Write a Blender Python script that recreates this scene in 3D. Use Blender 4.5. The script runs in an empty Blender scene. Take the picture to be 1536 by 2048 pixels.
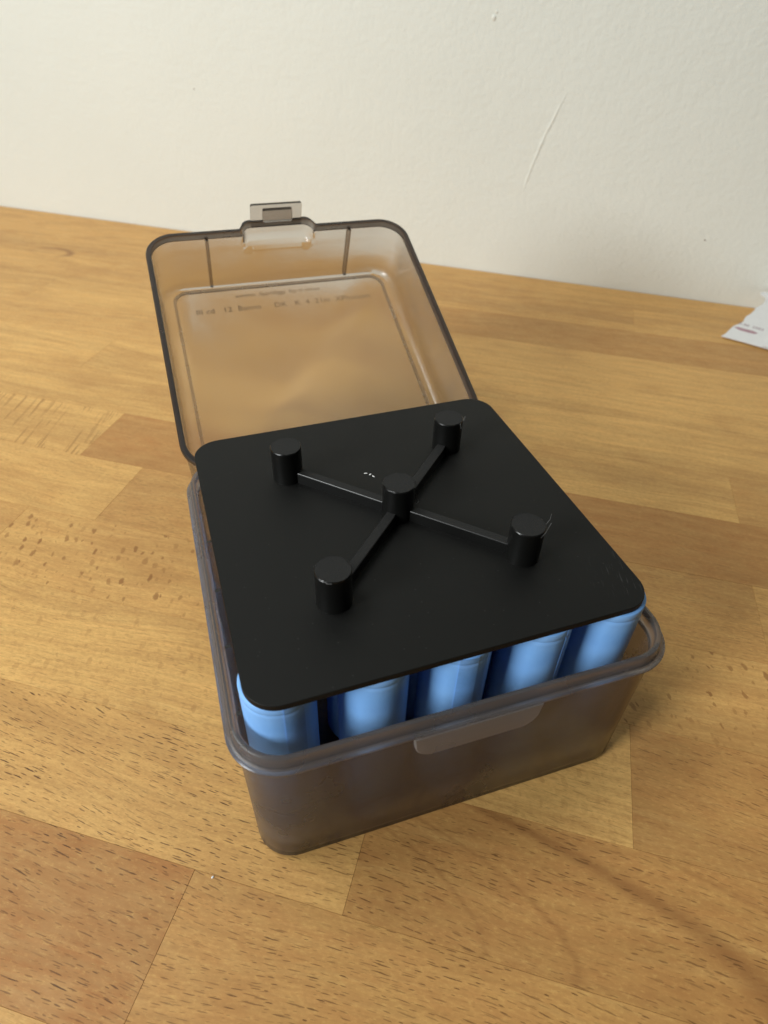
import bpy, bmesh, math, random
from mathutils import Vector, Matrix
random.seed(7)
S = 0.107                      # one design unit (the width of the black plate) in metres
sc = bpy.context.scene
col = sc.collection

# ------------------------------------------------------------------ camera
CAM = Vector((-0.48882, -1.27267, 1.80766)) * S
RIGHT = Vector((0.94960706, -0.31212772, 0.02868313))
DOWN = Vector((-0.18249753, -0.62497439, -0.75901362))
FWD = Vector((0.25483541, 0.71553009, -0.65044263))
cd = bpy.data.cameras.new('camera')
cam = bpy.data.objects.new('camera', cd)
col.objects.link(cam)
m = Matrix((RIGHT, -DOWN, -FWD)).transposed().to_4x4()
m.translation = CAM
cam.matrix_world = m
cd.sensor_fit = 'VERTICAL'
cd.sensor_height = 36.0
cd.sensor_width = 27.0
cd.lens = 1294.03 / 2048 * 36.0
cd.clip_start = 0.005
cd.clip_end = 50
cd.dof.use_dof = True
cd.dof.focus_distance = 1.80 * S
cd.dof.aperture_fstop = 18.0
sc.camera = cam

# ------------------------------------------------------------------ light: one window to the left, dim room
w = bpy.data.worlds.new('World')
sc.world = w
w.use_nodes = True
bg = w.node_tree.nodes['Background']
bg.inputs[0].default_value = (1.0, 1.0, 0.97, 1)
bg.inputs[1].default_value = 0.035

def area(name, loc, target, sx, sy, power, colr):
    l = bpy.data.lights.new(name, 'AREA')
    l.shape = 'RECTANGLE'; l.size = sx; l.size_y = sy; l.energy = power; l.color = colr
    o = bpy.data.objects.new(name, l); col.objects.link(o)
    o.location = loc
    o.rotation_euler = (Vector(target) - Vector(loc)).to_track_quat('-Z', 'Y').to_euler()
    return o
area('window_light', (-0.56, 0.28, 1.12), (0.14, 0.14, 0.0), 0.50, 0.50, 6.2, (0.985, 1.0, 0.97))
area('side_window_light', (-1.15, -0.37, 0.56), (0.0, 0.0, 0.05), 0.38, 0.55, 16.9, (0.97, 1.0, 1.0))

sc.view_settings.view_transform = 'Standard'
sc.view_settings.look = 'None'
sc.view_settings.exposure = 0.0
sc.view_settings.gamma = 1.0
sc.view_settings.use_curve_mapping = False
sc.render.engine = 'CYCLES'
cy = sc.cycles
cy.use_denoising = True
cy.max_bounces = 24
cy.transmission_bounces = 20
cy.transparent_max_bounces = 20
cy.diffuse_bounces = 5
cy.glossy_bounces = 6
cy.sample_clamp_indirect = 4.0
cy.caustics_reflective = False
cy.caustics_refractive = True
cy.blur_glossy = 0.5

# ------------------------------------------------------------------ node helpers
class NT:
    def __init__(self, name):
        self.mat = bpy.data.materials.new(name)
        self.mat.use_nodes = True
        self.t = self.mat.node_tree
        self.b = self.t.nodes['Principled BSDF']
        self.out = self.t.nodes['Material Output']
    def n(self, typ, **kw):
        nd = self.t.nodes.new(typ)
        for k, v in kw.items():
            setattr(nd, k, v)
        return nd
    def put(self, sock, v):
        if hasattr(v, 'is_output'):
            self.t.links.new(v, sock)
        else:
            sock.default_value = v
    def math(self, op, a, b=0.0, c=0.0, clamp=False):
        nd = self.n('ShaderNodeMath', operation=op, use_clamp=clamp)
        for i, v in enumerate((a, b, c)):
            self.put(nd.inputs[i], v)
        return nd.outputs[0]
    def mapr(self, v, a, b, c=0.0, d=1.0, smooth=False):
        nd = self.n('ShaderNodeMapRange', clamp=True)
        nd.interpolation_type = 'SMOOTHSTEP' if smooth else 'LINEAR'
        for i, x in enumerate((v, a, b, c, d)):
            self.put(nd.inputs[i], x)
        return nd.outputs[0]
    def mix(self, f, a, b, blend='MIX'):
        nd = self.n('ShaderNodeMix', data_type='RGBA', blend_type=blend)
        self.put(nd.inputs[0], f)
        self.put(nd.inputs[6], a if hasattr(a, 'is_output') else (*a, 1))
        self.put(nd.inputs[7], b if hasattr(b, 'is_output') else (*b, 1))
        return nd.outputs[2]
    def noise(self, vec, scale, detail=3.0, rough=0.5, dist=0.0):
        nd = self.n('ShaderNodeTexNoise')
        if vec is not None: self.put(nd.inputs['Vector'], vec)
        nd.inputs['Scale'].default_value = scale
        nd.inputs['Detail'].default_value = detail
        nd.inputs['Roughness'].default_value = rough
        nd.inputs['Distortion'].default_value = dist
        return nd.outputs[0]
    def comb(self, x, y, z=0.0):
        nd = self.n('ShaderNodeCombineXYZ')
        for i, v in enumerate((x, y, z)): self.put(nd.inputs[i], v)
        return nd.outputs[0]
    def sep(self, v):
        nd = self.n('ShaderNodeSeparateXYZ'); self.put(nd.inputs[0], v)
        return nd.outputs
    def attr(self, name):
        nd = self.n('ShaderNodeAttribute', attribute_type='OBJECT', attribute_name=name)
        return nd.outputs['Fac']
    def obj(self):
        return self.n('ShaderNodeTexCoord').outputs['Object']
    def bump(self, h, strength=0.2, dist=0.001, prev=None):
        nd = self.n('ShaderNodeBump')
        nd.inputs['Strength'].default_value = strength
        nd.inputs['Distance'].default_value = dist
        self.put(nd.inputs['Height'], h)
        if prev is not None: self.put(nd.inputs['Normal'], prev)
        return nd.outputs[0]
    def set(self, **kw):
        for k, v in kw.items():
            self.put(self.b.inputs[k.replace('_', ' ')], v)

def lin(r, g, b):
    f = lambda c: (c / 255 / 12.92) if c / 255 <= 0.04045 else ((c / 255 + 0.055) / 1.055) ** 2.4
    return (f(r), f(g), f(b))

# ------------------------------------------------------------------ materials
def mat_wood():
    k = NT('lacquered_beech')
    # object space of a stave: x runs along the grain, y across it, in metres
    o = k.obj(); ox, oy, oz = k.sep(o)
    seed = k.attr('seed'); tint = k.attr('tint')
    sx = k.math('DIVIDE', ox, S); sy = k.math('DIVIDE', oy, S)      # back to design units
    xs = k.math('ADD', sx, k.math('MULTIPLY', seed, 17.3))
    ys = k.math('ADD', sy, k.math('MULTIPLY', seed, 5.7))
    # slow wander of the grain
    wander = k.noise(k.comb(k.math('MULTIPLY', xs, 0.6), k.math('MULTIPLY', ys, 1.5), seed), 1.0, 2)
    yw = k.math('ADD', ys, k.math('MULTIPLY', wander, 0.30))
    broad = k.noise(k.comb(k.math('MULTIPLY', xs, 0.35), k.math('MULTIPLY', yw, 5.0), seed), 1.0, 4, 0.55)
    fibre = k.noise(k.comb(k.math('MULTIPLY', xs, 5.0), k.math('MULTIPLY', yw, 90.0), seed), 1.0, 4, 0.6)
    mottle = k.noise(k.comb(k.math('MULTIPLY', xs, 9.0), k.math('MULTIPLY', ys, 22.0), seed), 1.0, 4, 0.65)
    pale = (0.815, 0.480, 0.158); dark = (0.435, 0.185, 0.055)
    c = k.mix(tint, pale, dark)
    c = k.mix(k.mapr(broad, 0.42, 0.68, 0.0, 0.46, True), c, (0.40, 0.205, 0.068))
    streak = k.noise(k.comb(k.math('MULTIPLY', xs, 1.4), k.math('MULTIPLY', yw, 34.0), seed), 1.0, 5, 0.65)
    c = k.mix(k.mapr(streak, 0.45, 0.72, 0.0, 0.34), c, (0.37, 0.185, 0.055))
    c = k.mix(k.mapr(streak, 0.30, 0.48, 0.22, 0.0), c, (0.74, 0.50, 0.19))
    c = k.mix(k.mapr(fibre, 0.40, 0.75, 0.0, 0.42), c, (0.34, 0.17, 0.055))
    c = k.mix(k.mapr(mottle, 0.35, 0.65, 0.20, 0.0), c, (0.74, 0.49, 0.16))
    gr = k.noise(k.comb(k.math('MULTIPLY', xs, 60.0), k.math('MULTIPLY', ys, 130.0), seed), 1.0, 4, 0.7)
    c = k.mix(k.mapr(gr, 0.42, 0.72, 0.0, 0.38), c, (0.36, 0.175, 0.055))
    c = k.mix(k.mapr(gr, 0.28, 0.45, 0.28, 0.0), c, (0.78, 0.52, 0.17))
    blotch = k.noise(k.comb(k.math('MULTIPLY', xs, 2.2), k.math('MULTIPLY', ys, 4.0), seed), 1.0, 3, 0.55)
    c = k.mix(k.mapr(blotch, 0.48, 0.72, 0.0, 0.35, True), c, (0.42, 0.205, 0.062))
    # cathedral figure: nested arches whose tip points along +x
    cath = k.attr('cath')
    dy = k.math('SUBTRACT', sy, k.attr('cath_t'))
    v = k.math('ADD', k.math('SUBTRACT', sx, k.attr('cath_s')),
               k.math('MULTIPLY', k.math('MULTIPLY', dy, dy), 6.8))
    v = k.math('ADD', v, k.math('MULTIPLY', k.math('SUBTRACT', k.noise(k.comb(k.math('MULTIPLY', xs, 3.0), k.math('MULTIPLY', ys, 6.0), 0.0), 1.0, 3), 0.5), 0.10))
    ringsum = None
    for v0, wd, st in ((0.43, 0.012, 0.45), (0.667, 0.014, 0.55), (0.19, 0.02, 0.25), (1.145, 0.065, 1.0), (1.60, 0.03, 0.5), (0.90, 0.06, 0.20)):
        g = k.math('DIVIDE', k.math('SUBTRACT', v, v0), wd)
        g = k.math('MULTIPLY', k.math('POWER', 2.718, k.math('MULTIPLY', k.math('MULTIPLY', g, g), -1.0)), st)
        ringsum = g if ringsum is None else k.math('MAXIMUM', ringsum, g)
    c = k.mix(k.math('MULTIPLY', k.math('MULTIPLY', ringsum, cath), 0.62), c, (0.27, 0.115, 0.036))
    # pores: short dark dashes lying along the grain
    def dashes(L, W, cl, cw, gate, shear, so):
        px = k.math('DIVIDE', k.math('ADD', xs, so), L)
        py = k.math('DIVIDE', k.math('ADD', k.math('ADD', yw, so), k.math('MULTIPLY', xs, shear)), W)
        vn = k.n('ShaderNodeTexVoronoi', feature='F1', voronoi_dimensions='2D')
        k.put(vn.inputs['Vector'], k.comb(px, py)); vn.inputs['Scale'].default_value = 1.0
        q = k.n('ShaderNodeVectorMath', operation='SUBTRACT')
        k.put(q.inputs[0], k.comb(px, py)); k.put(q.inputs[1], vn.outputs['Position'])
        dx, dyy, _ = k.sep(q.outputs[0])
        rc, gc, bc = k.sep(vn.outputs['Color'])
        ll = k.math('MULTIPLY', cl, k.math('ADD', 0.45, rc))
        a = k.math('DIVIDE', dx, ll); b = k.math('DIVIDE', dyy, cw)
        d = k.math('ADD', k.math('MULTIPLY', a, a), k.math('MULTIPLY', b, b))
        mk = k.mapr(d, 0.35, 1.0, 1.0, 0.0, True)
        mk = k.math('MULTIPLY', mk, k.mapr(gc, gate, gate + 0.12))
        return k.math('MULTIPLY', mk, k.math('ADD', 0.45, k.math('MULTIPLY', bc, 0.55)))
    jig = k.noise(k.comb(k.math('MULTIPLY', xs, 40.0), k.math('MULTIPLY', ys, 160.0), 0.0), 1.0, 2)
    yw0 = yw
    yw = k.math('ADD', yw, k.math('MULTIPLY', k.math('SUBTRACT', jig, 0.5), 0.004))
    p1 = dashes(0.052, 0.0165, 0.27, 0.105, 0.15, 0.05, 0.0)
    p2 = dashes(0.036, 0.0105, 0.24, 0.10, 0.30, -0.02, 3.31)
    p3 = dashes(0.085, 0.0240, 0.25, 0.085, 0.30, 0.10, 7.7)
    pores = k.math('MAXIMUM', k.math('MAXIMUM', p1, k.math('MULTIPLY', p2, 0.6)), p3)
    dens = k.noise(k.comb(k.math('MULTIPLY', xs, 2.5), k.math('MULTIPLY', ys, 7.0), 3.0), 1.0, 2)
    pores = k.math('MULTIPLY', k.math('MULTIPLY', pores, k.attr('pore')), k.mapr(dens, 0.30, 0.55, 0.35, 1.0))
    c = k.mix(k.math('MULTIPLY', pores, 0.95), c, (0.100, 0.042, 0.013))
    # ray flecks of quarter-sawn staves: rounded brown spots, drawn out across the grain
    def spots(L, W, cl, cw, gate, so, shear):
        yy = k.math('ADD', ys, so)
        px = k.math('DIVIDE', k.math('ADD', k.math('ADD', xs, so), k.math('MULTIPLY', yy, shear)), L)
        py = k.math('DIVIDE', yy, W)
        wv = k.n('ShaderNodeVectorMath', operation='ADD')
        nz = k.n('ShaderNodeTexNoise'); k.put(nz.inputs['Vector'], k.comb(px, py)); nz.inputs['Scale'].default_value = 2.2
        sc_ = k.n('ShaderNodeVectorMath', operation='SCALE'); k.put(sc_.inputs[0], nz.outputs['Color']); sc_.inputs['Scale'].default_value = 0.45
        k.put(wv.inputs[0], k.comb(px, py)); k.put(wv.inputs[1], sc_.outputs[0])
        vn = k.n('ShaderNodeTexVoronoi', feature='F1', voronoi_dimensions='2D')
        k.put(vn.inputs['Vector'], wv.outputs[0]); vn.inputs['Scale'].default_value = 1.0
        q = k.n('ShaderNodeVectorMath', operation='SUBTRACT')
        k.put(q.inputs[0], wv.outputs[0]); k.put(q.inputs[1], vn.outputs['Position'])
        dx, dyy, _ = k.sep(q.outputs[0]); rc, gc, bc = k.sep(vn.outputs['Color'])
        s2 = k.math('ADD', 0.35, k.math('MULTIPLY', rc, 0.9))
        a = k.math('DIVIDE', dx, k.math('MULTIPLY', s2, cl)); b = k.math('DIVIDE', dyy, k.math('MULTIPLY', s2, cw))
        d = k.math('ADD', k.math('MULTIPLY', a, a), k.math('MULTIPLY', b, b))
        mk = k.mapr(d, 0.3, 1.0, 1.0, 0.0, True)
        mk = k.math('MULTIPLY', mk, k.mapr(gc, gate, gate + 0.1))
        return k.math('MULTIPLY', mk, k.math('ADD', 0.35, k.math('MULTIPLY', bc, 0.65)))
    sp = k.math('MAXIMUM', spots(0.050, 0.060, 0.21, 0.30, 0.35, 1.3, 0.25), k.math('MULTIPLY', spots(0.030, 0.034, 0.16, 0.24, 0.55, 4.1, 0.2), 0.55))
    c = k.mix(k.math('MULTIPLY', k.math('MULTIPLY', sp, k.attr('spot')), 0.92), c, (0.270, 0.115, 0.032))
    ry = k.math('MAXIMUM', spots(0.045, 0.34, 0.17, 0.46, 0.30, 2.2, 0.22), spots(0.024, 0.18, 0.18, 0.42, 0.45, 6.2, 0.20))
    c = k.mix(k.math('MULTIPLY', k.math('MULTIPLY', ry, k.attr('ray')), 0.80), c, (0.330, 0.165, 0.050))
    # one knot eye on a stave near the wall
    kx = k.math('DIVIDE', k.math('SUBTRACT', sx, -3.47), 0.16); ky = k.math('DIVIDE', k.math('SUBTRACT', sy, 2.97), 0.085)
    kr = k.math('SQRT', k.math('ADD', k.math('MULTIPLY', kx, kx), k.math('MULTIPLY', ky, ky)))
    kring = k.mapr(k.math('ABSOLUTE', k.math('SUBTRACT', kr, 1.0)), 0.0, 0.35, 1.0, 0.0, True)
    kring = k.math('MULTIPLY', kring, k.mapr(k.math('ADD', kx, ky), -0.6, 1.0, 0.15, 1.0))
    c = k.mix(k.math('MULTIPLY', kring, 0.75), c, (0.25, 0.105, 0.035))
    rough = k.mapr(mottle, 0.3, 0.7, 0.40, 0.52)
    h = k.math('SUBTRACT', k.math('MULTIPLY', fibre, 0.15), pores)
    k.set(Base_Color=c, Roughness=rough, Normal=k.bump(h, 0.22, 0.0002))
    k.b.inputs['Specular IOR Level'].default_value = 0.26
    return k.mat

def mat_core():
    k = NT('dark_glue_line'); k.set(Base_Color=(0.16, 0.08, 0.03, 1), Roughness=0.8); return k.mat

def mat_wall():
    k = NT('off_white_emulsion'); o = k.obj()
    peel = k.noise(o, 260.0, 3, 0.55); lump = k.noise(o, 55.0, 3, 0.5); big = k.noise(o, 6.0, 2)
    c = k.mix(k.mapr(big, 0.3, 0.7), (0.760, 0.780, 0.715), (0.790, 0.810, 0.745))
    k.set(Base_Color=c, Roughness=0.62,
          Normal=k.bump(k.math('ADD', k.math('MULTIPLY', peel, 0.9), k.math('MULTIPLY', lump, 1.0)), 0.42, 0.0010))
    k.b.inputs['Specular IOR Level'].default_value = 0.25
    return k.mat

def mat_smoke(name='smoky_polypropylene', dens=1.6, rough=0.19, haze=0.075, hc=(0.28, 0.24, 0.20)):
    k = NT(name); o = k.obj()
    n1 = k.noise(o, 900.0, 3, 0.6); n2 = k.noise(o, 60.0, 3)
    bp = k.bump(k.math('ADD', k.math('MULTIPLY', n1, 0.4), n2), 0.10, 0.0004)
    k.set(Base_Color=(1, 1, 1, 1), Roughness=k.mapr(n2, 0.3, 0.7, rough * 0.8, rough * 1.3), Normal=bp)
    k.b.inputs['IOR'].default_value = 1.47
    k.b.inputs['Transmission Weight'].default_value = 1.0
    df = k.n('ShaderNodeBsdfDiffuse'); df.inputs['Color'].default_value = (*hc, 1)
    tr = k.n('ShaderNodeBsdfTranslucent'); tr.inputs['Color'].default_value = (hc[0] * 1.1, hc[1] * 1.08, hc[2] * 1.05, 1)
    m1 = k.n('ShaderNodeMixShader'); m1.inputs[0].default_value = 0.5
    k.t.links.new(df.outputs[0], m1.inputs[1]); k.t.links.new(tr.outputs[0], m1.inputs[2])
    m2 = k.n('ShaderNodeMixShader'); m2.inputs[0].default_value = haze
    k.t.links.new(k.b.outputs[0], m2.inputs[1]); k.t.links.new(m1.outputs[0], m2.inputs[2])
    k.t.links.new(m2.outputs[0], k.out.inputs['Surface'])
    va = k.n('ShaderNodeVolumeAbsorption')
    va.inputs['Color'].default_value = (0.50, 0.43, 0.38, 1)
    va.inputs['Density'].default_value = 235.0 * dens
    k.t.links.new(va.outputs[0], k.out.inputs['Volume'])
    return k.mat

def mat_black(name, kind):
    k = NT(name); o = k.obj(); x, y, z = k.sep(o)
    grain = k.noise(o, 2600.0, 2, 0.6); smudge = k.noise(o, 30.0, 4, 0.6)
    c = k.mix(k.mapr(smudge, 0.35, 0.75), (0.0045, 0.0046, 0.0042), (0.0070, 0.0071, 0.0064))
    if kind == 'peg':      # printed layers
        lay = k.math('SINE', k.math('MULTIPLY', z, 2 * math.pi / 0.00028))
        nrm = k.bump(k.math('ADD', lay, k.math('MULTIPLY', grain, 1.2)), 0.18, 0.00006)
        nz = k.sep(k.n('ShaderNodeNewGeometry').outputs['Normal'])[2]
        top = k.mapr(nz, 0.75, 0.95)
        swirl = k.noise(k.comb(k.math('MULTIPLY', x, 900.0), k.math('MULTIPLY', y, 2600.0)), 1.0, 4, 0.7)
        c = k.mix(k.math('MULTIPLY', top, k.mapr(swirl, 0.35, 0.75, 0.25, 1.0)), c, (0.007, 0.007, 0.007))
        nrm = k.bump(k.math('MULTIPLY', swirl, top), 1.0, 0.00018, nrm)
        k.set(Base_Color=c, Roughness=k.mapr(top, 0.0, 1.0, 0.31, 0.78), Normal=nrm)
    else:
        ln = k.math('SINE', k.math('MULTIPLY', k.math('ADD', x, y), 2 * math.pi / 0.00060))
        # scuffs: fine pale scratches gathered towards one corner
        sq = k.noise(k.comb(k.math('MULTIPLY', k.math('ADD', x, k.math('MULTIPLY', y, -0.35)), 2600.0), k.math('MULTIPLY', y, 220.0)), 1.0, 2)
        corner = k.n('ShaderNodeVectorMath', operation='DISTANCE')
        k.put(corner.inputs[0], k.comb(x, y)); corner.inputs[1].default_value = (0.47 * S, -0.40 * S, 0)
        sc1 = k.math('MULTIPLY', k.mapr(sq, 0.62, 0.72), k.mapr(corner.outputs['Value'], 0.0, 0.014, 0.8, 0.0))
        dust = k.n('ShaderNodeTexVoronoi', feature='F1', voronoi_dimensions='2D'); k.put(dust.inputs['Vector'], o); dust.inputs['Scale'].default_value = 210.0
        dm = k.math('MULTIPLY', k.mapr(dust.outputs['Distance'], 0.02, 0.05, 1.0, 0.0), k.mapr(k.sep(dust.outputs['Color'])[0], 0.80, 0.85))
        c = k.mix(k.math('MULTIPLY', k.math('MAXIMUM', sc1, k.math('MULTIPLY', dm, 0.5)), 0.5), c, (0.09, 0.09, 0.088))
        nrm = k.bump(k.math('ADD', k.math('MULTIPLY', ln, 0.25), grain), 0.25, 0.00006)
        k.set(Base_Color=c, Roughness=k.mapr(smudge, 0.3, 0.7, 0.50, 0.60), Normal=nrm)
    k.b.inputs['Specular IOR Level'].default_value = 0.45 if kind == 'peg' else 0.20
    return k.mat

def mat_wrap():
    k = NT('blue_shrink_wrap'); o = k.obj()
    n1 = k.noise(o, 120.0, 3, 0.6); n2 = k.noise(o, 900.0, 3, 0.6)
    c = k.mix(k.mapr(n1, 0.3, 0.7), (0.215, 0.480, 0.950), (0.240, 0.515, 0.970))
    k.set(Base_Color=c, Roughness=0.42, Normal=k.bump(k.math('ADD', n1, k.math('MULTIPLY', n2, 0.15)), 0.24, 0.0006))
    k.b.inputs['Specular IOR Level'].default_value = 0.4
    return k.mat

def simple(name, c, rough=0.5, metal=0.0, nscale=None, amt=0.15):
    k = NT(name)
    if nscale:
        nz = k.noise(k.obj(), nscale, 4, 0.6)
        cc = k.mix(k.mapr(nz, 0.3, 0.7), tuple(x * (1 - amt) for x in c), c)
        k.set(Base_Color=cc, Roughness=rough, Normal=k.bump(nz, 0.15, 0.0004))
    else:
        k.set(Base_Color=(*c, 1), Roughness=rough)
    k.b.inputs['Metallic'].default_value = metal
    return k.mat

WOOD = mat_wood(); CORE = mat_core(); WALL = mat_wall(); SMOKE = mat_smoke(); SMOKE3 = mat_smoke('smoky_polypropylene_line', 3.0, 0.25, 0.10); SMOKE2 = mat_smoke('smoky_polypropylene_body', 2.3, 0.22, 0.20, (0.29, 0.272, 0.275)); SMOKE4 = mat_smoke('smoky_polypropylene_rim', 0.9, 0.25, 0.30, (0.36, 0.335, 0.33)); SMOKE6 = mat_smoke('smoky_polypropylene_thick', 4.5, 0.32, 0.30, (0.11, 0.108, 0.11)); SMOKE5 = mat_smoke('smoky_polypropylene_catch', 0.6, 0.30, 0.50, (0.42, 0.40, 0.39))
PLATE = mat_black('black_printed_plastic_face', 'plate'); PEG = mat_black('black_printed_plastic_layers', 'peg')
WRAP = mat_wrap()
SEAM = simple('blue_wrap_overlap', (0.190, 0.435, 0.890), 0.38, nscale=300)
STEEL = simple('nickel_steel', (0.55, 0.55, 0.54), 0.3, 1.0, 400)
PAPER = simple('white_paper', (0.80, 0.80, 0.79), 0.75, nscale=250, amt=0.05)
INK = simple('faded_magenta_ink', (0.50, 0.30, 0.34), 0.8, nscale=900, amt=0.3)
INKD = simple('dark_magenta_ink', (0.28, 0.17, 0.20), 0.8)
CRUMB = simple('white_plastic_crumb', (0.85, 0.85, 0.84), 0.4)
STRING = simple('grey_plastic_thread', (0.055, 0.055, 0.054), 0.4)
EMBOSS = simple('embossed_lettering_smoke', (0.290, 0.195, 0.110), 0.5)

# ------------------------------------------------------------------ mesh helpers
def link(name, me, mat, parent=None, smooth=None):
    o = bpy.data.objects.new(name, me)
    col.objects.link(o)
    if mat is not None and not me.materials: me.materials.append(mat)
    if parent is not None: o.parent = parent
    if smooth is not None:
        for p in me.polygons: p.use_smooth = True
        try: me.set_sharp_from_angle(angle=math.radians(smooth))
        except Exception: pass
    return o
def from_bm(name, bm, mat, parent=None, smooth=None):
    bmesh.ops.recalc_face_normals(bm, faces=bm.faces)
    me = bpy.data.meshes.new(name); bm.to_mesh(me); bm.free()
    return link(name, me, mat, parent, smooth)
def empty(name, loc=(0, 0, 0), rot=(0, 0, 0)):
    o = bpy.data.objects.new(name, None); col.objects.link(o)
    o.empty_display_size = 0.02; o.location = loc; o.rotation_euler = rot
    return o
def tag(o, label=None, cat=None, group=None, kind=None):
    if label: o['label'] = label
    if cat: o['category'] = cat
    if group: o['group'] = group
    if kind: o['kind'] = kind
    return o
def rrect(hx, hy, r, nc=10, ns=6, cx=0.0, cyy=0.0):
    """closed rounded rectangle, counter-clockwise, with ns points along each side"""
    pts = []
    cs = [(hx - r, -hy + r, -90), (hx - r, hy - r, 0), (-hx + r, hy - r, 90), (-hx + r, -hy + r, 180)]
    for i, (px, py, a0) in enumerate(cs):
        for j in range(nc + 1):
            a = math.radians(a0 + 90 * j / nc)
            pts.append((cx + px + r * math.cos(a), cyy + py + r * math.sin(a)))
        nx, ny, a1 = cs[(i + 1) % 4]
        p = pts[-1]; a = math.radians(a1)
        q = (cx + nx + r * math.cos(a), cyy + ny + r * math.sin(a))
        for j in range(1, ns):
            t = j / ns
            pts.append((p[0] + (q[0] - p[0]) * t, p[1] + (q[1] - p[1]) * t))
    return pts
def loft(bm, rings, cap0=True, cap1=True):
    vs = [[bm.verts.new(p) for p in r] for r in rings]
    n = len(vs[0])
    for a, b in zip(vs[:-1], vs[1:]):
        for i in range(n):
            bm.faces.new((a[i], a[(i + 1) % n], b[(i + 1) % n], b[i]))
    if cap0: bm.faces.new(list(reversed(vs[0])))
    if cap1: bm.faces.new(vs[-1])
    return vs
def prism(bm, poly, z0, z1):
    loft(bm, [[(x, y, z0) for x, y in poly], [(x, y, z1) for x, y in poly]])
def boxbm(bm, x0, x1, y0, y1, z0, z1):
    prism(bm, [(x0, y0), (x1, y0), (x1, y1), (x0, y1)], z0, z1)
def tube(bm, pts, r, n=6):
    pts = [Vector(p) for p in pts]; rings = []
    for i, p in enumerate(pts):
        d = (pts[min(i + 1, len(pts) - 1)] - pts[max(i - 1, 0)]).normalized()
        u = d.orthogonal().normalized(); v = d.cross(u)
        rr = r[i] if isinstance(r, (list, tuple)) else r
        rings.append([p + (u * math.cos(6.2832 * k / n) + v * math.sin(6.2832 * k / n)) * rr for k in range(n)])
    # keep the frames from twisting
    for i in range(1, len(rings)):
        best = min(range(n), key=lambda s: sum((rings[i][(k + s) % n] - rings[i - 1][k]).length for k in range(n)))
        rings[i] = [rings[i][(k + best) % n] for k in range(n)]
    loft(bm, rings)

# ------------------------------------------------------------------ table of glued beech staves
ANG = math.radians(-33.0)
WA, WB = -0.69930754, 4.5004534          # wall line y = WA x + WB in design units
ca, sa = math.cos(ANG), math.sin(ANG)
def st2xy(s, t): return (s * ca - t * sa, s * sa + t * ca)
def clip_wall(poly, gap=0.012):
    def f(p):
        x, y = st2xy(*p); return (WA * x + WB - gap) - y
    out = []
    for i in range(len(poly)):
        a, b = poly[i], poly[(i + 1) % len(poly)]
        fa, fb = f(a), f(b)
        if fa >= 0: out.append(a)
        if fa * fb < 0:
            u = fa / (fa - fb); out.append((a[0] + (b[0] - a[0]) * u, a[1] + (b[1] - a[1]) * u))
    return out
S0, S1 = -5.6, 3.6
table = empty('tabletop'); table['kind'] = 'structure'
core_poly = clip_wall([(S0, -2.32), (S1, -2.32), (S1, 4.6), (S0, 4.6)], 0.02)
bm = bmesh.new(); prism(bm, [(s * S, t * S) for s, t in core_poly], -0.027, -0.0004)
core = from_bm('board_core', bm, CORE, table); core.rotation_euler = (0, 0, ANG)
EDGE = [-2.30, -1.925, -1.55, -1.172, -0.797, -0.437, -0.050, 0.322, 0.705, 1.088, 1.437, 1.815, 2.19, 2.552, 2.94, 3.31, 3.69, 4.07, 4.45]
JOINTS = {  # end joints per row (row = index of its lower edge)
    3: [-0.312], 4: [0.088], 5: [0.797], 6: [-1.655, 2.3], 7: [-1.345, 1.275], 8: [-1.676, 2.1], 9: [-2.9, 1.284],
    10: [-2.178, 2.6], 11: [-0.2], 12: [-3.1, 1.9], 13: [-1.7], 14: [-4.4, 0.9], 15: [-2.4, 2.2], 16: [0.1], 17: [-3.3]}
# tint, pore, spot, ray, cath for the staves the photograph shows, by (row, index)
LOOK = {
    (3, 0): (1.0, 1.0, 0.0, 0.0, 0), (3, 1): (0.62, 0.85, 0.0, 0.0, 0),
    (4, 0): (0.20, 1.0, 0.0, 0.0, 0), (4, 1): (0.74, 0.75, 0.0, 0.0, 1),
    (5, 0): (0.02, 0.35, 0.30, 0.0, 0), (5, 1): (0.75, 0.6, 0.0, 0.0, 0),
    (6, 0): (0.45, 0.2, 0.0, 0.0, 0), (6, 1): (0.30, 0.22, 0.95, 0.0, 0), (6, 2): (0.5, 0.4, 0, 0, 0),
    (7, 0): (0.10, 0.35, 0.0, 0.0, 0), (7, 1): (0.48, 0.5, 0.12, 0.0, 0), (7, 2): (0.30, 0.4, 0.0, 0.0, 0),
    (8, 0): (0.02, 0.1, 0.1, 1.0, 0), (8, 1): (0.85, 0.25, 0.0, 0.0, 0), (8, 2): (0.4, 0.3, 0, 0, 0),
    (9, 0): (0.4, 0.1, 0, 0, 0), (9, 1): (0.02, 0.20, 0.0, 0.0, 0), (9, 2): (0.42, 0.2, 0.0, 0.0, 0),  # second staves of these far rows tinted paler to stand in for missing light
    (10, 0): (0.05, 0.08, 0, 0, 0), (10, 1): (0.02, 0.1, 0.0, 0.0, 0), (10, 2): (0.5, 0.1, 0, 0, 0),
    (11, 0): (0.30, 0.1, 0, 0, 0), (11, 1): (0.05, 0.1, 0, 0, 0),
    (12, 1): (0.10, 0.1, 0, 0, 0), (13, 0): (0.25, 0.05, 0, 0, 0), (13, 1): (0.62, 0.1, 0, 0, 0)}
nst = 0
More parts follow.
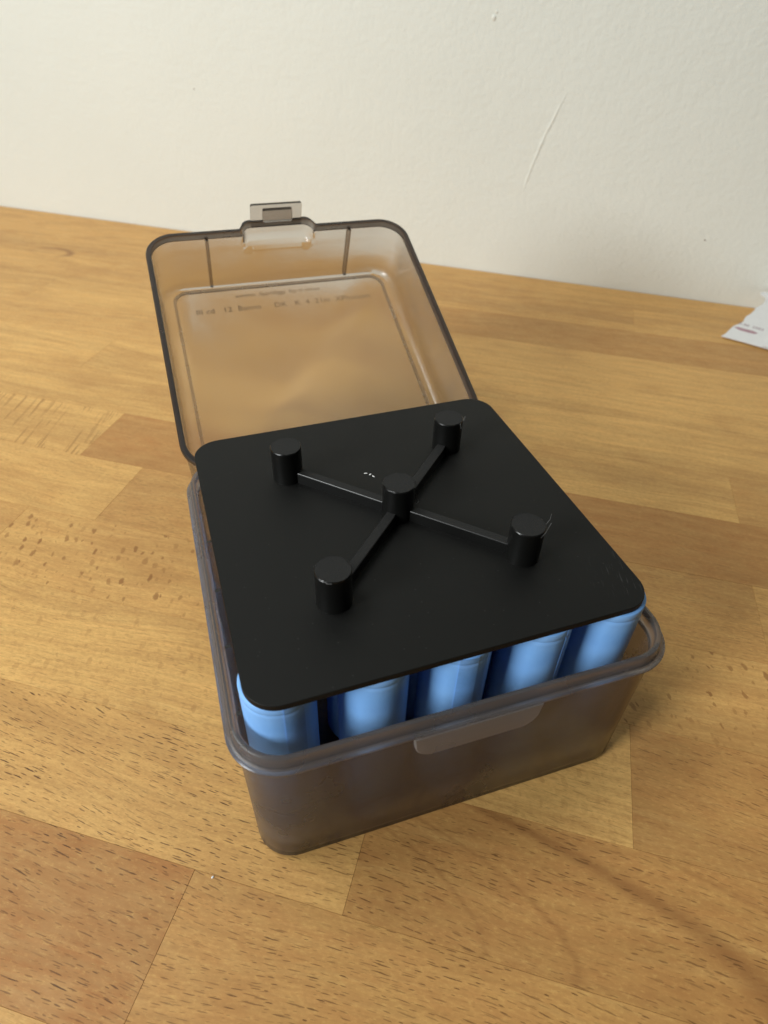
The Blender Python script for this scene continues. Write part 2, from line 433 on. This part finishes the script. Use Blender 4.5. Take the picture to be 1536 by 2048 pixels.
for r in range(len(EDGE) - 1):
    cuts = [S0] + JOINTS.get(r, [random.uniform(-3, 2)]) + [S1]
    for i in range(len(cuts) - 1):
        g = 0.0002
        poly = clip_wall([(cuts[i] + g, EDGE[r] + g), (cuts[i + 1] - g, EDGE[r] + g), (cuts[i + 1] - g, EDGE[r + 1] - g), (cuts[i] + g, EDGE[r + 1] - g)])
        if len(poly) < 3: continue
        cxm = sum(p[0] for p in poly) / len(poly); cym = sum(p[1] for p in poly) / len(poly)
        # a hair of bevel: the top outline is drawn in a little
        def shrink(p, d):
            return (p[0] - d * (1 if p[0] > cxm else -1), p[1] - d * (1 if p[1] > cym else -1))
        bm = bmesh.new()
        dz = random.uniform(-0.00004, 0.0)
        loft(bm, [[(s * S, t * S, -0.0200) for s, t in poly], [(s * S, t * S, -0.00012 + dz) for s, t in poly],
                  [(q[0] * S, q[1] * S, dz) for q in (shrink(p, 0.0004) for p in poly)]])
        o = from_bm('stave', bm, WOOD, table); o.rotation_euler = (0, 0, ANG)
        lk = LOOK.get((r, i), (random.uniform(0.1, 0.6), random.uniform(0.1, 0.4), 0.0, 0.0, 0))
        o['seed'] = float(nst * 0.731 % 7.0) + 0.1
        o['tint'], o['pore'], o['spot'], o['ray'], o['cath'] = [float(q) for q in lk]
        o['cath_s'] = 0.0; o['cath_t'] = -0.77
        nst += 1
nst = len([1 for c_ in table.children])

# ------------------------------------------------------------------ wall behind the table
wn = Vector((-WA, 1, 0)).normalized()            # into the wall
wd = Vector((1, WA, 0)).normalized()
bm = bmesh.new(); boxbm(bm, -9 * S, 9 * S, 0, 0.6 * S, -3 * S, 14 * S)
wall = from_bm('wall', bm, WALL); wall['kind'] = 'structure'
wall.location = Vector((0, WB, 0)) * S
wall.rotation_euler = (0, 0, math.atan(WA))
wp = lambda x, y, z, o=0.0: ((Vector((x, y, z)) - Vector((0, WB, 0))).dot(wd) * S, -o * S, z * S)   # wall local
# raised paint ridge left by a scratch
line = [(2.163, 2.988, 1.188), (2.133, 3.009, 1.103), (2.110, 3.025, 1.02), (2.084, 3.043, 0.942), (2.066, 3.056, 0.86), (2.043, 3.072, 0.757), (2.026, 3.084, 0.67), (2.012, 3.094, 0.578)]
bm = bmesh.new()
tube(bm, [wp(*p, 0.0) for p in line], [q * S for q in (0.003, 0.008, 0.011, 0.010, 0.012, 0.009, 0.011, 0.003)], 10)
for v in bm.verts: v.co.y *= 0.26
from_bm('paint_ridge', bm, WALL, wall, 60)
for (x, y, z, rr) in ((1.734, 3.288, 1.546, 0.014), (1.745, 3.28, 1.575, 0.008)):
    bm = bmesh.new(); bmesh.ops.create_icosphere(bm, subdivisions=2, radius=rr * S)
    for v in bm.verts:
        v.co *= random.uniform(0.8, 1.15); v.co.y *= 0.35; v.co.z *= 1.3
        v.co += Vector(wp(x, y, z))
    from_bm('plaster_bump', bm, WALL, wall, 60)
SPECK = simple('brown_speck', (0.20, 0.12, 0.07), 0.7)
for (x, y, z, rr) in ((-0.034, 4.525, 1.032, 0.005), (3.056, 2.364, 0.407, 0.006)):
    bm = bmesh.new(); bmesh.ops.create_icosphere(bm, subdivisions=1, radius=rr * S)
    for v in bm.verts:
        v.co.y *= 0.25; v.co += Vector(wp(x, y, z))
    from_bm('speck', bm, SPECK, wall)

# ------------------------------------------------------------------ smoky battery case: body and open lid
LX, LY = 0.0151, -0.0072
case = empty('battery_case', (LX * S, LY * S, 0))
tag(case, 'smoky brown translucent plastic case standing open on the wooden table', 'storage case')
prof = [  # half width, height, corner radius; outside going up, over the rim, inside going down
    (0.515, 0.000, 0.080), (0.530, 0.003, 0.092), (0.537, 0.014, 0.098), (0.540, 0.20, 0.104), (0.545, 0.466, 0.110),
    (0.549, 0.474, 0.113), (0.558, 0.4775, 0.120), (0.5645, 0.482, 0.127), (0.565, 0.488, 0.127), (0.561, 0.4925, 0.124),
    (0.5535, 0.4935, 0.118), (0.551, 0.4965, 0.116), (0.550, 0.516, 0.115), (0.5475, 0.522, 0.113), (0.542, 0.524, 0.109),
    (0.537, 0.522, 0.105), (0.534, 0.516, 0.103), (0.531, 0.40, 0.101), (0.526, 0.05, 0.096), (0.520, 0.024, 0.090), (0.500, 0.016, 0.074)]
tray = prof[:5] + [(0.5455, 0.475, 0.110), (0.532, 0.475, 0.101)] + prof[17:]
bm = bmesh.new()
loft(bm, [[(x * S, y * S, z * S) for x, y in rrect(h, h + 0.006, r, 12, 4)] for h, z, r in tray])
body = from_bm('case_body', bm, SMOKE2, case, 40)
lip = [(0.5465, 0.473, 0.111)] + prof[6:17] + [(0.5310, 0.473, 0.100)]
bm = bmesh.new()
vs = loft(bm, [[(x * S, y * S, z * S) for x, y in rrect(h, h + 0.006, r, 12, 4)] for h, z, r in lip], False, False)
for q_ in range(len(vs[0])):
    bm.faces.new((vs[-1][q_], vs[-1][(q_ + 1) % len(vs[0])], vs[0][(q_ + 1) % len(vs[0])], vs[0][q_]))
from_bm('rim', bm, SMOKE4, body, 40)
# thumb catch hanging from the front flange
bm = bmesh.new()
cp = []
for i in range(9):
    a = math.pi + math.pi / 2 * i / 8
    cp.append((-0.115 + 0.045 * math.cos(a), 0.452 + 0.052 * math.sin(a)))
for i in range(9):
    a = 1.5 * math.pi + math.pi / 2 * i / 8
    cp.append((0.115 + 0.045 * math.cos(a), 0.452 + 0.052 * math.sin(a)))
cp += [(0.163, 0.4815), (-0.163, 0.4815)]
f0 = -0.561; f1 = -0.5735
loft(bm, [[(x * S, f0 * S, z * S) for x, z in cp], [(x * S, (f1 + 0.003) * S, z * S) for x, z in cp],
          [(x * 0.985 * S, f1 * S, (z + (0.003 if z < 0.46 else -0.001)) * S) for x, z in cp]])
from_bm('thumb_catch', bm, SMOKE5, body, 40)
# short ribs inside the side walls
for sx_, ys_ in ((-1, (0.19, -0.01, -0.205, -0.40)), (1, (-0.40, 0.0, 0.30))):
    for yy in ys_:
        bm = bmesh.new(); q = sorted((sx_ * 0.5315, sx_ * 0.516))
        boxbm(bm, q[0] * S, q[1] * S, (yy - 0.005) * S, (yy + 0.005) * S, 0.03 * S, 0.50 * S)
        from_bm('rib', bm, SMOKE, body)

# lid: local x across, y from hinge to latch, z = minus depth (the mouth is z = 0)
LANG = 2.7517; L = 1.157
lid_root_rot = (math.pi - LANG, 0, 0)
HY = 0.5638 - LY + 0.012; HZ = 0.4739
lprof = [  # hx, hy, depth, corner radius; outside from floor to mouth, then inside
    (0.495, 0.54, 0.2825, 0.09), (0.52, 0.556, 0.2788, 0.1), (0.537, 0.563, 0.2658, 0.105), (0.545, 0.566, 0.245, 0.11), (0.5475, 0.568, 0.17, 0.112),
    (0.549, 0.569, 0.125, 0.112), (0.5495, 0.5695, 0.112, 0.112), (0.55, 0.57, 0.1, 0.113), (0.5505, 0.57, 0.088, 0.113), (0.551, 0.5705, 0.075, 0.113),
    (0.5515, 0.571, 0.06, 0.114), (0.552, 0.571, 0.030, 0.114), (0.5615, 0.5775, 0.026, 0.12), (0.5635, 0.579, 0.021, 0.121), (0.5635, 0.579, 0.008, 0.121),
    (0.5625, 0.5785, 0.002, 0.12), (0.56, 0.576, -0.001, 0.118), (0.544, 0.5615, -0.001, 0.104), (0.5425, 0.56, 0.002, 0.102), (0.543, 0.561, 0.008, 0.102),
    (0.5445, 0.563, 0.020, 0.102), (0.5448, 0.5638, 0.030, 0.102), (0.5445, 0.564, 0.06, 0.102), (0.544, 0.5635, 0.075, 0.101), (0.5435, 0.563, 0.088, 0.101),
    (0.543, 0.5625, 0.1, 0.101), (0.5425, 0.562, 0.112, 0.1), (0.542, 0.5615, 0.125, 0.1), (0.5405, 0.5605, 0.17, 0.1), (0.5375, 0.5585, 0.235, 0.098),
    (0.526, 0.55, 0.262, 0.095), (0.512, 0.545, 0.274, 0.085), (0.497, 0.5415, 0.2765, 0.075)]
def sstep(a, b, x):
    t = max(0.0, min(1.0, (x - a) / (b - a))); return t * t * (3 - 2 * t)
def bulge(x, y, n):
    if y < 0.3: return 0.0
    ax = abs(x)
    wdt = 0.160 - 0.018 * max(0.0, n) / 0.1
    u = max(0.0, min(1.0, (wdt - ax) / 0.042))
    fx = math.sqrt(max(0.0, 1 - (1 - u) ** 2))
    fn = 1 - sstep(0.075, 0.118, n)
    return 0.050 * fx * fn
def lid_rings(rows):
    return [[(x * S, (y + 0.5785 + bulge(x, y, n)) * S, -n * S) for x, y in rrect(hx, hy, r, 12, 90)] for hx, hy, n, r in rows]
k1 = next(q_ for q_, r_ in enumerate(lprof) if r_[2] == 0.030)
k2 = next(q_ for q_, r_ in enumerate(lprof) if q_ > k1 and r_[2] == 0.030)
bm = bmesh.new(); loft(bm, lid_rings(lprof[:k1] + [(0.552, 0.571, 0.028, 0.114), (0.5448, 0.5638, 0.028, 0.102)] + lprof[k2 + 1:]))
lid = from_bm('lid', bm, SMOKE, case, 40)
lid.location = (0, HY * S, HZ * S); lid.rotation_euler = lid_root_rot
bm = bmesh.new()
vs = loft(bm, lid_rings(lprof[k1:k2 + 1]), False, False)
for q_ in range(len(vs[0])):
    bm.faces.new((vs[-1][q_], vs[-1][(q_ + 1) % len(vs[0])], vs[0][(q_ + 1) % len(vs[0])], vs[0][q_]))
from_bm('lid_rim', bm, SMOKE6, lid, 40)
tag(lid, 'shallow smoky lid tipped back with latch tab at its far edge')
for x in (-0.310, 0.313):
    bm = bmesh.new()
    boxbm(bm, (x - 0.0065) * S, (x + 0.0065) * S, (L - 0.040) * S, (L - 0.0110) * S, -0.272 * S, -0.016 * S)
    from_bm('rib', bm, SMOKE, lid)
# moulded line framing the panel of the lid
bm = bmesh.new()
ro = rrect(0.4905, 0.5375, 0.068, 12, 4); ri = rrect(0.4775, 0.5245, 0.056, 12, 4)
za, zb = -0.2821, -0.2872
loops = [[bm.verts.new((x * S, (y + 0.5785) * S, z * S)) for x, y in rr] for rr, z in ((ro, za), (ro, zb), (ri, zb), (ri, za))]
for a_, b_ in zip(loops, loops[1:] + loops[:1]):
    for q_ in range(len(a_)):
        bm.faces.new((a_[q_], a_[(q_ + 1) % len(a_)], b_[(q_ + 1) % len(a_)], b_[q_]))
from_bm('panel_line', bm, SMOKE3, lid)
# latch flap and its snap hook
def yz_plate(bm, x0, x1, z0, z1, r, y0, y1):
    pts = rrect((x1 - x0) / 2, (z1 - z0) / 2, r, 5, 2, (x0 + x1) / 2, (z0 + z1) / 2)
    loft(bm, [[(x * S, y0 * S, z * S) for x, z in pts], [(x * S, y1 * S, z * S) for x, z in pts]])
FY = L + 0.037
bm = bmesh.new(); yz_plate(bm, -0.110, 0.110, -0.030, 0.078, 0.008, FY, FY + 0.012)
bmesh.ops.bevel(bm, geom=[e for e in bm.edges if e.calc_face_angle(0) > 1.2], offset=0.0015 * S, segments=1, affect='EDGES')
from_bm('latch_flap', bm, SMOKE, lid, 40)
bm = bmesh.new(); yz_plate(bm, -0.060, 0.066, 0.004, 0.062, 0.006, FY - 0.016, FY + 0.001)
from_bm('snap_hook', bm, SMOKE, lid, 40)
# hinge strap joining lid and body
for x in (-0.30, 0.30):
    bm = bmesh.new()
    tube(bm, [((x - 0.09) * S, 0.574 * S, 0.470 * S), ((x + 0.09) * S, 0.574 * S, 0.470 * S)], 0.011 * S, 12)
    from_bm('hinge_knuckle', bm, SMOKE, case, 60)
# faint moulded lettering on the outside of the lid, seen through it
def text_part(name, txt, size, loc, mat, parent, ext=0.00008, rot=(0, 0, 0)):
    cu = bpy.data.curves.new(name, 'FONT'); cu.body = txt; cu.size = size; cu.align_x = 'CENTER'; cu.extrude = ext; cu.resolution_u = 3
    tmp = bpy.data.objects.new(name, cu); col.objects.link(tmp)
    bpy.context.view_layer.update()
    me = bpy.data.meshes.new_from_object(tmp.evaluated_get(bpy.context.evaluated_depsgraph_get()))
    bpy.data.objects.remove(tmp)
    o = link(name, me, mat, parent); o.location = loc; o.rotation_euler = rot
    return o
text_part('moulded_lettering', 'aommn  llpprldiggy  fcp m mnoo', 0.030 * S, (-0.02 * S, 1.045 * S, -0.2762 * S), EMBOSS, lid, 0.00003)
text_part('moulded_lettering', 'III cd   12  Banno     DK   K  4  21m  XPhuoom', 0.042 * S, (0.0 * S, 0.965 * S, -0.2762 * S), EMBOSS, lid, 0.00003)

# ------------------------------------------------------------------ printed spacer plate with five pegs and a cross brace
TX, TY, H = 0.0098, 0.0097, 0.6385
TH = 0.019
spacer = empty('spacer_plate', (0, 0, H * S), (math.atan(TY), -math.atan(TX), math.radians(0.7)))
tag(spacer, 'matte black square plate with five pegs and a cross, lying on blue cells', 'spacer plate')
D2 = 0.9934 / 2
bm = bmesh.new()
loft(bm, [[(x * S, y * S, z * S) for x, y in rrect(0.5 - e, D2 - e, 0.078 - e, 14, 6)] for e, z in
          ((0.003, -TH), (0.0, -TH + 0.003), (0.0, -0.004), (0.0005, -0.0010), (0.0018, 0.0))])
from_bm('plate', bm, PLATE, spacer, 35)
PO = 0.252; PR = 0.0435; PH = 0.109
PC = (0.0038, -0.0024)
spots_ = [(0, 0), (-1, 1), (1, 1), (1, -1), (-1, -1)]
for i, (a, b) in enumerate(spots_):
    rnd = random.Random(i * 5 + 3)
    bm = bmesh.new(); rings = []
    px, py = PC[0] + a * PO, PC[1] + b * PO
    N = 40
    for z, rr in ((-0.001, PR * 1.01), (0.004, PR), (PH - 0.006, PR), (PH - 0.003, PR * 1.015), (PH, PR * 0.97)):
        ring = []
        for kk in range(N):
            an = 2 * math.pi * kk / N
            wob = 1 + 0.006 * math.sin(3 * an + i) + (0.014 * rnd.uniform(-1, 1) if z > PH - 0.005 else 0)
            ring.append((math.cos(an) * rr * wob * S, math.sin(an) * rr * wob * S, (z + (0.0012 * rnd.uniform(-1, 1) if z > PH - 0.002 else 0)) * S))
        rings.append(ring)
    loft(bm, rings)
    o = from_bm('peg', bm, PEG, spacer, 40); o.location = (px * S, py * S, 0)
    if i:   # the bar from the centre peg to this one
        d = Vector((a, b, 0)).normalized(); nrm = Vector((-d.y, d.x, 0))
        e0 = PR * 0.8; e1 = PO * math.sqrt(2) - PR * 0.8; hw = 0.0135; bh = 0.034
        bm = bmesh.new()
        q = [(e0, -hw), (e1, -hw), (e1, hw), (e0, hw)]
        def P3(u, v_, z): return ((PC[0] + d.x * u + nrm.x * v_) * S, (PC[1] + d.y * u + nrm.y * v_) * S, z * S)
        loft(bm, [[P3(u, v_, -0.001) for u, v_ in q], [P3(u, v_, bh - 0.002) for u, v_ in q],
                  [P3(u + (0.001 if u < 0.1 else -0.001), v_ * 0.88, bh) for u, v_ in q]])
        from_bm('brace', bm, PEG, spacer)
# stray threads and burrs left by the printer
def thread(pts, r=0.0011):
    bm = bmesh.new(); tube(bm, [(x * S, y * S, z * S) for x, y, z in pts], r * S, 5)
    from_bm('thread', bm, STRING, spacer)
c0 = PC
thread([(c0[0] + 0.036, c0[1] - 0.028, 0.085), (c0[0] + 0.040, c0[1] - 0.027, 0.070), (c0[0] + 0.034, c0[1] - 0.032, 0.058), (c0[0] + 0.040, c0[1] - 0.034, 0.052), (c0[0] + 0.049, c0[1] - 0.028, 0.054), (c0[0] + 0.048, c0[1] - 0.022, 0.058)], 0.0013)
fr = (PC[0] + PO, PC[1] - PO)
thread([(fr[0] + 0.012, fr[1] - 0.044, PH - 0.010), (fr[0] + 0.025, fr[1] - 0.040, PH - 0.002), (fr[0] + 0.045, fr[1] - 0.022, PH - 0.004), (fr[0] + 0.053, fr[1] - 0.018, PH + 0.006)], 0.0009)
thread([(fr[0] + 0.042, fr[1] - 0.012, PH - 0.002), (fr[0] + 0.054, fr[1] - 0.008, PH + 0.008), (fr[0] + 0.064, fr[1] + 0.004, PH + 0.014)], 0.0009)
br = (PC[0] + PO, PC[1] + PO)
thread([(br[0] + 0.036, br[1] - 0.030, PH - 0.001), (br[0] + 0.046, br[1] - 0.018, PH + 0.006)], 0.0022)
thread([(br[0] + 0.020, br[1] - 0.041, PH - 0.001), (br[0] + 0.024, br[1] - 0.043, PH - 0.018)], 0.0018)
fl = (PC[0] - PO, PC[1] - PO)
thread([(fl[0] - 0.030, fl[1] - 0.030, PH), (fl[0] - 0.024, fl[1] - 0.037, PH - 0.004), (fl[0] - 0.014, fl[1] - 0.041, PH - 0.003)], 0.0018)

# white chip lying on the plate
def crumb(name, loc, pieces, label, cat):
    r0 = empty(name, loc); tag(r0, label, cat)
    for (dx, dy, l_, w_, a) in pieces:
        bm = bmesh.new(); bmesh.ops.create_icosphere(bm, subdivisions=1, radius=1.0)
        for v in bm.verts:
            v.co *= random.uniform(0.75, 1.2)
            v.co = Vector((v.co.x * l_ * S, v.co.y * w_ * S, (v.co.z * 0.5 + 0.45) * w_ * S))
            v.co = Matrix.Rotation(a, 3, 'Z') @ v.co + Vector((dx * S, dy * S, 0))
        from_bm('flake', bm, CRUMB, r0)
    return r0
crumb('plastic_shaving', (-0.018 * S, 0.186 * S, (H + 0.0014) * S), ((-0.010, 0.008, 0.006, 0.0022, -0.2), (0.000, -0.001, 0.005, 0.0026, 0.5), (0.007, -0.012, 0.0055, 0.0022, -1.0)),
      'tiny white curl of plastic on the black plate beside the centre peg', 'shaving')
crumb('white_crumb', (-0.655 * S, -0.532 * S, 0), ((0, 0, 0.0045, 0.0028, 0.6),),
      'tiny white crumb lying on the wood in front of the case', 'crumb')

# ------------------------------------------------------------------ blue cells
CR = 0.0845; CL = 0.600; Z0 = 0.0165
def make_cell():
    root = empty('battery_cell')
    pr = [(CR - 0.010, 0.0), (CR - 0.003, 0.001), (CR, 0.006), (CR, CL - 0.036), (CR - 0.0004, CL - 0.031), (CR - 0.0022, CL - 0.027), (CR - 0.0022, CL - 0.0255),
          (CR - 0.0004, CL - 0.022), (CR, CL - 0.017), (CR, CL - 0.003), (CR - 0.0015, CL - 0.001), (CR - 0.006, CL), (CR - 0.026, CL - 0.0005)]
    bm = bmesh.new(); N = 48
    loft(bm, [[(r * math.cos(6.28318 * i / N) * S, r * math.sin(6.28318 * i / N) * S, z * S) for i in range(N)] for r, z in pr])
    w1 = from_bm('sleeve', bm, WRAP, root, 50)
    # overlap seam of the wrap: a strip a little proud of the sleeve
    bm = bmesh.new(); rings = []
    for r, z in pr[2:10]:
        ring = []
        for rr in (r + 0.0012, r - 0.004):
            rng = range(9) if rr > r else range(8, -1, -1)
            ring += [(rr * math.cos(-0.28 + 0.56 * i / 8) * S, rr * math.sin(-0.28 + 0.56 * i / 8) * S, z * S) for i in rng]
        rings.append(ring)
    loft(bm, rings)
    s1 = from_bm('seam', bm, SEAM, root, 50)
    bm = bmesh.new(); tube(bm, [(0, 0, (CL - 0.006) * S), (0, 0, (CL + 0.001) * S)], 0.032 * S, 20)
    t1 = from_bm('terminal', bm, STEEL, root)
    return root
proto = make_cell()
pk = list(proto.children)
front_labels = [
    'blue cell in the rounded front corner, pale seam facing out, left of the latch',
    'blue cell between the corner cell with the seam and the middle front cell',
    'blue cell in the middle of the front row, behind the thumb catch',
    'blue cell between the middle front cell and the shaded corner cell',
    'blue cell in the front corner with shaded sides, nearest the torn paper']
front_labels[0] = 'blue cell in the rounded front corner with its pale wrap seam facing out'
seam_rot = [math.radians(-75), math.radians(150), math.radians(-95), math.radians(-50), math.radians(160)]
XS = [-0.418, -0.194, 0.015, 0.228, 0.430]
YS = [-0.414, -0.210, 0.0, 0.210, 0.420]
first = True
for j, y in enumerate(YS):
    for i, x in enumerate(XS):
        if first: r0 = proto; first = False
        else:
            r0 = proto.copy(); col.objects.link(r0)
            for c_ in pk:
                q = c_.copy(); col.objects.link(q); q.parent = r0
        if j: x = x * 0.945 + 0.004
        r0.location = (x * S, y * S, Z0 * S)
        r0.rotation_euler = (0, 0, seam_rot[i] if j == 0 else random.uniform(0, 6.28))
        top = H - TH + x * TX + y * TY + 0.001
        r0.scale = (1, 1, (top - Z0) / CL)
        r0['category'] = 'battery'
        r0['group'] = 'blue cells standing in the smoky case'
        r0['label'] = front_labels[i] if j == 0 else 'blue cell under the black plate, behind the front row'

# ------------------------------------------------------------------ torn envelope leaning on the wall
A0 = Vector((2.85498, 1.75100, 0.010)); E1 = Vector((0.57944826, -0.81500903, 0.0)); E2 = Vector((0.80271154, 0.57070509, 0.17306037))
E3 = E1.cross(E2)
if E3.z < 0: E3 = -E3
env = empty('torn_envelope', A0 * S)
mm = Matrix((E1, E2, E3)).transposed()
env.rotation_euler = mm.to_euler() if mm.determinant() > 0 else (0, 0, 0)
tag(env, 'torn white paper envelope corner with faded pink print leaning against the wall', 'envelope')
torn = [(0.0, 0.0), (0.014, 0.04), (0.021, 0.091), (0.031, 0.151), (0.054, 0.194), (0.068, 0.233), (0.064, 0.265), (0.066, 0.304), (0.079, 0.336), (0.09, 0.399), (0.088, 0.427), (0.109, 0.481), (0.117, 0.526), (0.113, 0.571), (0.103, 0.588), (0.08, 0.605), (0.062, 0.625), (0.066, 0.644), (0.084, 0.662), (0.14, 0.672), (0.20, 0.66)]
outl = torn + [(0.55, 0.66), (0.62, 0.0), (0.289, 0.0), (0.124, 0.002)]
outl = outl[::-1]
def sheet(name, poly, z, th, mat, parent):
    bm = bmesh.new()
    prism(bm, [(x * S, y * S) for x, y in poly], z * S, (z + th) * S)
    return from_bm(name, bm, mat, parent)
sheet('back_sheet', outl, 0.0, 0.0035, PAPER, env)
gap = [(0.240, 0.004), (0.243, 0.039), (0.255, 0.047), (0.258, 0.125), (0.262, 0.20), (0.255, 0.30), (0.27, 0.45), (0.265, 0.62)]
sheet('front_sheet', (gap + [(0.55, 0.63), (0.61, 0.004)])[::-1], 0.009, 0.003, PAPER, env)
sheet('fold', ([(0.252, 0.02), (0.262, 0.20), (0.262, 0.60), (0.54, 0.60), (0.60, 0.02)])[::-1], 0.0036, 0.0053, PAPER, env)
sm = [(0.036, 0.140), (0.060, 0.152), (0.100, 0.150), (0.150, 0.152), (0.185, 0.140), (0.170, 0.122), (0.12, 0.118), (0.07, 0.122)]
sheet('print_smear', sm[::-1], 0.0036, 0.0004, INK, env)
text_part('print_lettering', 'P-90  5002', 0.036 * S, (0.128 * S, 0.184 * S, 0.0040 * S), INKD, env, 0.00003)
